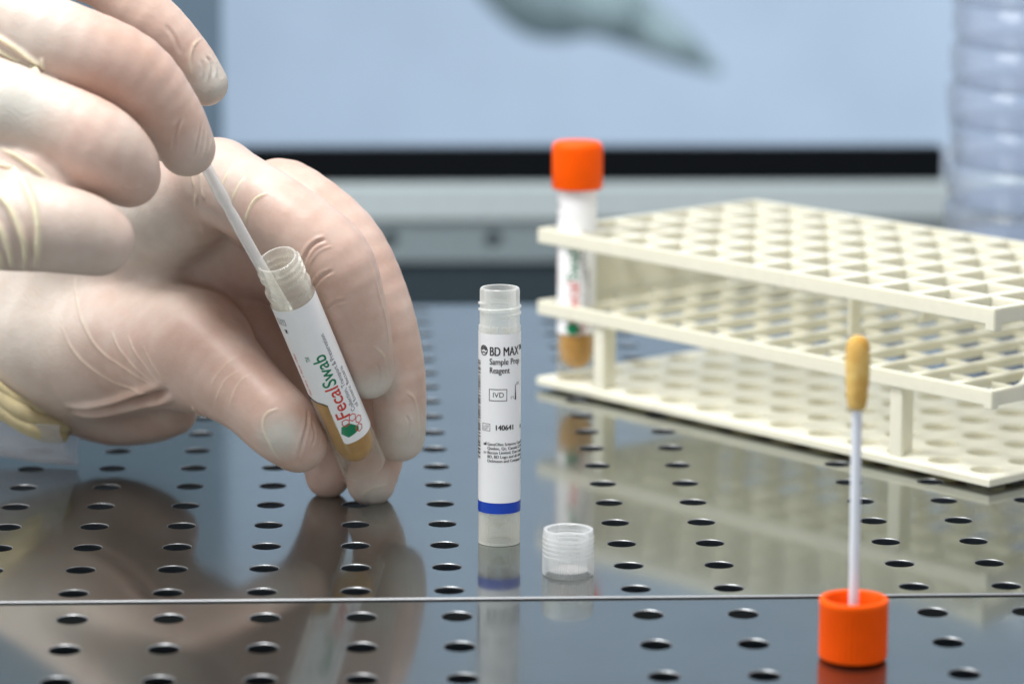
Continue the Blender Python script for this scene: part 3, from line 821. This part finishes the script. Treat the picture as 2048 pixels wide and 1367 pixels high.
def grow(hand, vox):
    lo, hi = hand.bounds(); n = np.ceil((hi-lo)/vox).astype(int)+1
    f = 4; nc = np.ceil(n/f).astype(int)+1
    ax = [lo[i]+np.arange(nc[i])*vox*f for i in range(3)]
    G = np.stack(np.meshgrid(*ax, indexing='ij'), -1).reshape(-1, 3).astype(np.float32)
    dc = hand.sdf(G).reshape(nc)
    big = np.repeat(np.repeat(np.repeat(dc, f, 0), f, 1), f, 2)[:n[0], :n[1], :n[2]]
    lim = vox*f*2.2
    m = np.abs(big) < lim
    out = np.sign(big)*lim
    idx = np.argwhere(m)
    P = (lo+(idx*vox)).astype(np.float32)
    res = np.empty(len(P), np.float32)
    for i in range(0, len(P), 400000): res[i:i+400000] = hand.sdf(P[i:i+400000])
    out[m] = res
    g = vdb.FloatGrid(); g.background = float(lim)
    g.copyFromArray(out.astype(np.float32))
    pts, quads = g.convertToQuads(0.0)
    V = lo+pts.astype(np.float64)*vox
    return V, quads

def normal_at(hand, V, h=0.02):
    g = np.zeros_like(V)
    for i in range(3):
        d = np.zeros(3); d[i] = h
        g[:, i] = hand.sdf((V+d).astype(np.float32))-hand.sdf((V-d).astype(np.float32))
    return g/np.maximum(np.linalg.norm(g, axis=1, keepdims=True), 1e-9)

def seg_dist(V, pts):
    """distance to a polyline and position along it"""
    best = np.full(len(V), 1e9); pos = np.zeros(len(V)); n = len(pts)-1
    for i, (a, b) in enumerate(zip(pts, pts[1:])):
        ba = b-a; h = np.clip((V-a)@ba/max(np.dot(ba, ba), 1e-9), 0, 1)
        e = np.linalg.norm(V-a-h[:, None]*ba, axis=1); m = e < best
        best[m] = e[m]; pos[m] = (i+h[m])/n
    return best, pos

def cast(hand, x, y, d0=78.0, d1=112.0):
    """first point of the surface met by the sight line through x,y"""
    d = d0
    for _ in range(200):
        p = at(x, y, d); e = float(hand.sdf(p[None].astype(np.float32))[0])
        if e < 0.004: return p
        d += max(e*0.8, 0.004)
        if d > d1: return None
    return None

def finish(hand, name, label, wrinkles, loose, vox=0.085, group=None):
    V, Q = grow(hand, vox)
    # Newton steps to the exact surface
    for _ in range(2):
        e = hand.sdf(V.astype(np.float32)); V = V-normal_at(hand, V)*e[:, None]*0.9
    me = bpy.data.meshes.new(name); me.from_pydata(V.tolist(), [], Q.tolist()); me.update()
    bm = bmesh.new(); bm.from_mesh(me)
    bmesh.ops.subdivide_edges(bm, edges=bm.edges[:], cuts=1, use_grid_fill=True)
    bmesh.ops.recalc_face_normals(bm, faces=bm.faces[:])
    V = np.array([v.co[:] for v in bm.verts])
    e = hand.sdf(V.astype(np.float32)); N = normal_at(hand, V); V = V-N*e[:, None]*0.9
    for v, c in zip(bm.verts, V): v.co = c
    for _ in range(18): bmesh.ops.smooth_vert(bm, verts=bm.verts[:], factor=0.5, use_axis_x=True, use_axis_y=True, use_axis_z=True)
    V = np.array([v.co[:] for v in bm.verts])
    disp = np.zeros(len(V)); fold = np.zeros(len(V)); lo = np.zeros(len(V))
    for (px, amp, w, foldc) in wrinkles:
        pts = [cast(hand, x, y) for x, y in px]; pts = [p for p in pts if p is not None]
        ok = pts[:1]
        for p in pts[1:]:
            if abs(np.dot(p-ok[-1], FW)) < 1.7: ok.append(p)
        pts = ok
        if len(pts) < 2: continue
        pts = catmull(pts, 5) if len(pts) > 2 else pts
        near = np.where(np.linalg.norm(V-np.mean(pts, 0), axis=1) < 6)[0]
        d, t = seg_dist(V[near], pts)
        fade = np.clip(np.minimum(t, 1-t)*5, 0, 1)**0.7
        gsn = np.exp(-(d/w)**2)*fade
        if amp > 0:
            disp[near] += amp*gsn
        else:
            disp[near] += amp*gsn - amp*0.55*np.exp(-((d-2.1*w)/(w*1.1))**2)*fade
        fold[near] = np.maximum(fold[near], foldc*gsn)
    for (x, y, d, r, a) in loose:
        c = at(x, y, d); q = np.linalg.norm(V-c, axis=1)/(r*d/FPX)
        lo = np.maximum(lo, a*np.clip(1.5-q*1.25, 0, 1))
    V = V+N*disp[:, None]
    for v, c in zip(bm.verts, V): v.co = c
    bm.to_mesh(me); bm.free()
    for nm, arr in (('loose', lo), ('fold', fold)):
        a = me.attributes.new(nm, 'FLOAT', 'POINT'); a.data.foreach_set('value', arr.astype(np.float32))
    o = link(name, me, M['glove'], None, 3.2)
    tag(o, label, 'hand', group)
    return o

#@HANDS
# lower hand, thumb towards the camera, gripping the tube
H = Hand()
H.limb([(-420, 560, 105.5, 150), (-150, 590, 104.5, 140), (0, 632, 103.2, 138), (90, 670, 102.6, 158)], 0.6, 0.6)        # forearm and wrist
H.limb([(40, 655, 103.0, 165), (170, 690, 101.8, 152), (290, 682, 100.2, 140), (385, 700, 98.4, 118)], 0.8, 0.6)  # ball of the thumb
H.limb([(60, 700, 103.4, 110), (200, 800, 103.0, 85), (290, 822, 102.4, 66), (345, 822, 101.6, 50)], 0.7, 0.5)                          # heel of the hand
H.limb([(20, 560, 103.6, 150), (220, 470, 101.2, 135), (340, 420, 98.8, 112), (430, 362, 96.6, 84)], 0.9, 0.6)   # side of the hand to the index knuckle
H.limb([(200, 600, 104.0, 130), (380, 560, 101.8, 120), (520, 500, 99.8, 105)], 0.7, 0.5)                        # palm
H.limb([(385, 700, 98.4, 116), (440, 742, 97.3, 95), (505, 795, 96.5, 78), (560, 848, 96.1, 74), (596, 884, 96.0, 61)], 0.45, 0.35)  # thumb
H.limb([(440, 365, 96.4, 84), (552, 432, 95.0, 82), (660, 515, 94.6, 80), (700, 600, 94.9, 70), (722, 670, 95.4, 62), (738, 748, 96.1, 50)], 0.30, 0.3)  # index
H.limb([(520, 420, 98.0, 84), (575, 385, 97.4, 66), (680, 480, 96.8, 78), (752, 590, 96.6, 64), (790, 720, 97.0, 58), (800, 830, 97.4, 53), (801, 874, 97.6, 49)], 0.14, 0.3)  # middle
H.limb([(560, 520, 99.6, 80), (690, 660, 99.4, 70), (752, 790, 99.2, 60), (758, 890, 98.7, 54), (742, 962, 98.3, 50)], 0.12, 0.3)  # ring
H.limb([(470, 620, 100.2, 75), (600, 760, 100.0, 60), (640, 860, 99.5, 52), (656, 950, 98.9, 46)], 0.12, 0.3)  # little
wr = [
    ([(384, 345), (392, 400), (408, 470), (428, 545)], 0.05, 0.045, 0.3),
    ([(402, 340), (408, 400), (420, 470), (440, 540)], 0.07, 0.05, 0.35),
    ([(482, 305), (462, 335), (446, 365), (436, 395)], 0.05, 0.035, 0.7),
    ([(490, 352), (474, 378), (462, 410)], 0.045, 0.035, 0.8),
    ([(535, 385), (510, 400), (496, 425), (490, 450)], 0.06, 0.04, 1.0),
    ([(652, 478), (632, 486), (616, 502), (606, 528)], -0.06, 0.045, 0.0),
    ([(664, 492), (642, 500), (626, 515), (614, 540)], 0.03, 0.03, 0.0),
    ([(668, 540), (645, 552), (628, 572), (620, 595)], -0.04, 0.04, 0.0),
    ([(690, 600), (668, 606), (650, 620), (640, 645)], -0.03, 0.04, 0.0),
    ([(742, 525), (756, 580), (772, 640), (779, 700)], 0.03, 0.04, 0.0),
    ([(152, 520), (152, 580), (168, 650), (205, 705), (262, 745), (318, 776)], 0.045, 0.034, 0.25),
    ([(122, 650), (150, 705), (195, 745), (250, 772), (318, 786)], 0.045, 0.034, 0.25),
    ([(222, 660), (240, 700), (275, 740), (322, 778)], 0.040, 0.030, 0.2),
    ([(255, 670), (272, 708), (300, 745), (326, 776)], 0.035, 0.028, 0.2),
    ([(285, 690), (300, 722), (318, 750), (334, 776)], 0.030, 0.026, 0.2),
    ([(140, 822), (195, 818), (250, 806), (300, 793), (338, 780)], -0.26, 0.12, 0.0),
    ([(300, 795), (288, 825), (262, 866)], 0.07, 0.045, 0.2),
    ([(325, 792), (312, 822), (290, 866)], 0.07, 0.045, 0.2),
    ([(348, 788), (340, 820), (322, 862)], 0.07, 0.045, 0.2),
    ([(385, 812), (404, 830), (400, 852)], 0.08, 0.05, 0.2),
    ([(492, 704), (455, 725), (430, 755), (415, 800)], 0.018, 0.022, 0.3),
    ([(478, 740), (452, 758), (437, 785), (428, 815)], 0.016, 0.022, 0.3),
    ([(505, 745), (480, 762), (465, 790), (458, 815)], 0.016, 0.022, 0.3),
    ([(615, 818), (614, 850), (604, 885), (592, 925)], -0.045, 0.04, 0.0),
    ([(624, 842), (630, 868), (622, 895)], -0.03, 0.03, 0.0),
    ([(638, 850), (642, 872), (636, 892)], -0.02, 0.025, 0.0),
    ([(560, 816), (532, 828), (526, 856), (540, 890), (562, 922)], 0.04, 0.03, 0.5),
    ([(745, 690), (768, 712), (776, 750), (772, 790)], 0.03, 0.028, 0.4),
    ([(752, 725), (760, 745), (757, 775)], -0.025, 0.03, 0.0),
    ([(812, 782), (830, 800), (838, 850), (836, 880)], 0.03, 0.028, 0.3),
    ([(812, 830), (820, 850), (816, 880)], -0.025, 0.03, 0.0),
    ([(722, 990), (745, 975), (775, 968), (792, 972)], 0.03, 0.03, 0.4),
]
lo_ = [(560, 872, 95.2, 50, 1.0), (745, 765, 95.9, 62, 0.9), (812, 870, 97.2, 70, 0.8), (745, 985, 98.0, 55, 0.8), (60, 620, 101, 240, 0.7), (300, 470, 98, 170, 0.7), (440, 330, 95.3, 120, 0.4)]
low_hand = finish(H, 'gloved_hand', 'lower latex gloved hand resting on the deck and gripping the sample tube', wr, lo_)

# upper hand, little finger towards the camera, holding the swab
H = Hand()
H.limb([(-560, 60, 91.5, 250), (-260, 150, 90.5, 255)], 0.6, 0.6)
H.limb([(-260, 150, 90.5, 240), (-60, 130, 90.6, 150)], 0.9, 0.5)
H.limb([(-200, -120, 92.6, 130), (150, -70, 92.2, 68), (295, 35, 92.0, 58), (372, 112, 92.2, 50), (412, 168, 92.4, 45)], 0.20, 0.3)   # index
H.limb([(-220, 20, 90.2, 140), (-40, 48, 89.3, 108), (120, 92, 89.0, 92), (258, 145, 89.3, 82), (338, 228, 89.8, 66), (374, 296, 90.2, 58)], 0.10, 0.35)  # middle
H.limb([(-260, 180, 89.0, 130), (-60, 205, 88.0, 104), (70, 240, 87.9, 92), (180, 290, 87.9, 94), (235, 325, 88.2, 80), (258, 352, 88.4, 64)], 0.10, 0.35)  # ring
H.limb([(-260, 360, 88.2, 130), (-60, 430, 87.0, 105), (100, 455, 86.7, 90), (165, 468, 86.8, 82), (197, 480, 86.9, 72)], 0.10, 0.35)  # little
H.limb([(-260, 270, 90.0, 160), (-40, 335, 88.2, 95), (60, 362, 87.7, 80), (120, 385, 87.9, 58), (180, 402, 88.6, 40)], 0.12, 0.3)
H.limb([(-120, 160, 94.2, 90), (180, 210, 93.6, 60), (310, 268, 93.0, 50), (366, 285, 92.5, 42)], 0.12, 0.3)  # thumb, behind
wr = [
    ([(-30, 58), (30, 95), (62, 118), (88, 136)], 0.13, 0.06, 1.0),
    ([(-30, 84), (20, 112), (58, 134), (80, 146)], 0.11, 0.05, 1.0),
    ([(-30, 112), (10, 128), (48, 148)], 0.07, 0.05, 0.8),
    ([(82, 116), (86, 128), (88, 140)], 0.08, 0.045, 0.6),
    ([(-30, 276), (30, 312), (72, 340), (100, 362)], 0.12, 0.06, 1.0),
    ([(-30, 318), (22, 345), (55, 385), (74, 440), (76, 490), (70, 535)], 0.20, 0.085, 1.0),
    ([(-30, 372), (10, 405), (38, 455), (50, 500), (48, 540)], 0.18, 0.075, 1.0),
    ([(-30, 428), (0, 455), (18, 500), (24, 535)], 0.15, 0.07, 1.0),
    ([(-20, 480), (0, 510), (6, 540)], 0.12, 0.06, 1.0),
    ([(332, 50), (350, 78), (360, 108)], -0.03, 0.05, 0.0),
    ([(405, 76), (388, 90), (380, 120), (386, 160)], 0.035, 0.035, 0.4),
    ([(414, 112), (424, 130), (426, 155)], -0.05, 0.045, 0.0),
    ([(404, 120), (410, 142), (408, 165)], -0.03, 0.035, 0.0),
    ([(362, 238), (352, 270), (346, 305)], -0.035, 0.04, 0.0),
    ([(404, 245), (398, 280), (390, 315)], -0.03, 0.03, 0.0),
    ([(414, 255), (412, 288), (404, 318)], 0.025, 0.025, 0.2),
    ([(424, 262), (422, 290), (416, 312)], 0.02, 0.022, 0.2),
    ([(244, 372), (262, 378), (282, 372)], 0.025, 0.035, 0.0),
]
lo_ = [(20, 190, 87.0, 130, 1.0), (30, 430, 86.8, 120, 0.9), (425, 165, 92, 60, 0.9), (400, 310, 89.8, 60, 0.4), (150, 470, 86, 130, 0.5), (40, 40, 88, 150, 0.5), (290, 260, 87.2, 80, 0.3)]
up_hand = finish(H, 'gloved_hand', 'upper latex gloved hand in shade, curled fingers pinching the swab shaft', wr, lo_)

# rolled cuff and clear sleeve below the wrist
cu = [at(-120, 690, 101.6), at(-60, 752, 100.7), at(0, 800, 100.6), at(60, 834, 100.9), at(105, 848, 101.6), at(128, 842, 102.6), at(110, 780, 104.5)]
for off, r0 in ((0.0, 0.27), (-0.34, 0.21), (0.36, 0.16)):
    bm = bmesh.new(); pts = [p+UP*off-FW*0.06*(off < 0) for p in catmull(cu, 10)]
    tube_along(bm, pts, [r0*(1+0.10*math.sin(i*0.31+off*9)+0.06*math.sin(i*0.67+2)) for i in range(len(pts))], 14)
    from_bm('cuff', bm, M['cuff'], low_hand, 3.2)
def sleeve():
    bm = bmesh.new(); rings = []
    c0, c1 = at(-330, 767, 103.0), at(158, 815, 102.2)
    axis = (c1-c0)/np.linalg.norm(c1-c0)
    a = np.cross(axis, UP); a /= np.linalg.norm(a); b = np.cross(a, axis)      # b points up
    for i in range(40):
        s = i/39; g = min(1, max(0, (0.64-s)/0.40)); g = g*g*(3-2*g); c = c0+(c1-c0)*s+UP*2.2*g; row = []; half = 72+107*g
        for k in range(49):
            t = math.radians(-half+2*half*k/48)
            r = 1.68+1.0*g+0.03*math.sin(5*t+7*s)+0.02*math.sin(11*t-17*s)+0.02*math.sin(23*s+2*t)-0.12*max(0, s-0.93)/0.07*abs(math.sin(t))
            row.append(bm.verts.new(c-b*math.cos(t)*r*(1.0+0.02*math.sin(9*s))+a*math.sin(t)*r+axis*0.18*math.sin(3*t+1)*s))
        rings.append(row)
    for r0, r1 in zip(rings, rings[1:]):
        for k in range(48): bm.faces.new((r0[k], r0[k+1], r1[k+1], r1[k]))
    bmesh.ops.solidify(bm, geom=bm.faces[:], thickness=0.03)
    return bm
tag(from_bm('plastic_sleeve', sleeve(), M['sleeve'], smooth=3.2), 'clear crumpled plastic sleeve hanging under the wrist of the lower gloved hand', 'sleeve')
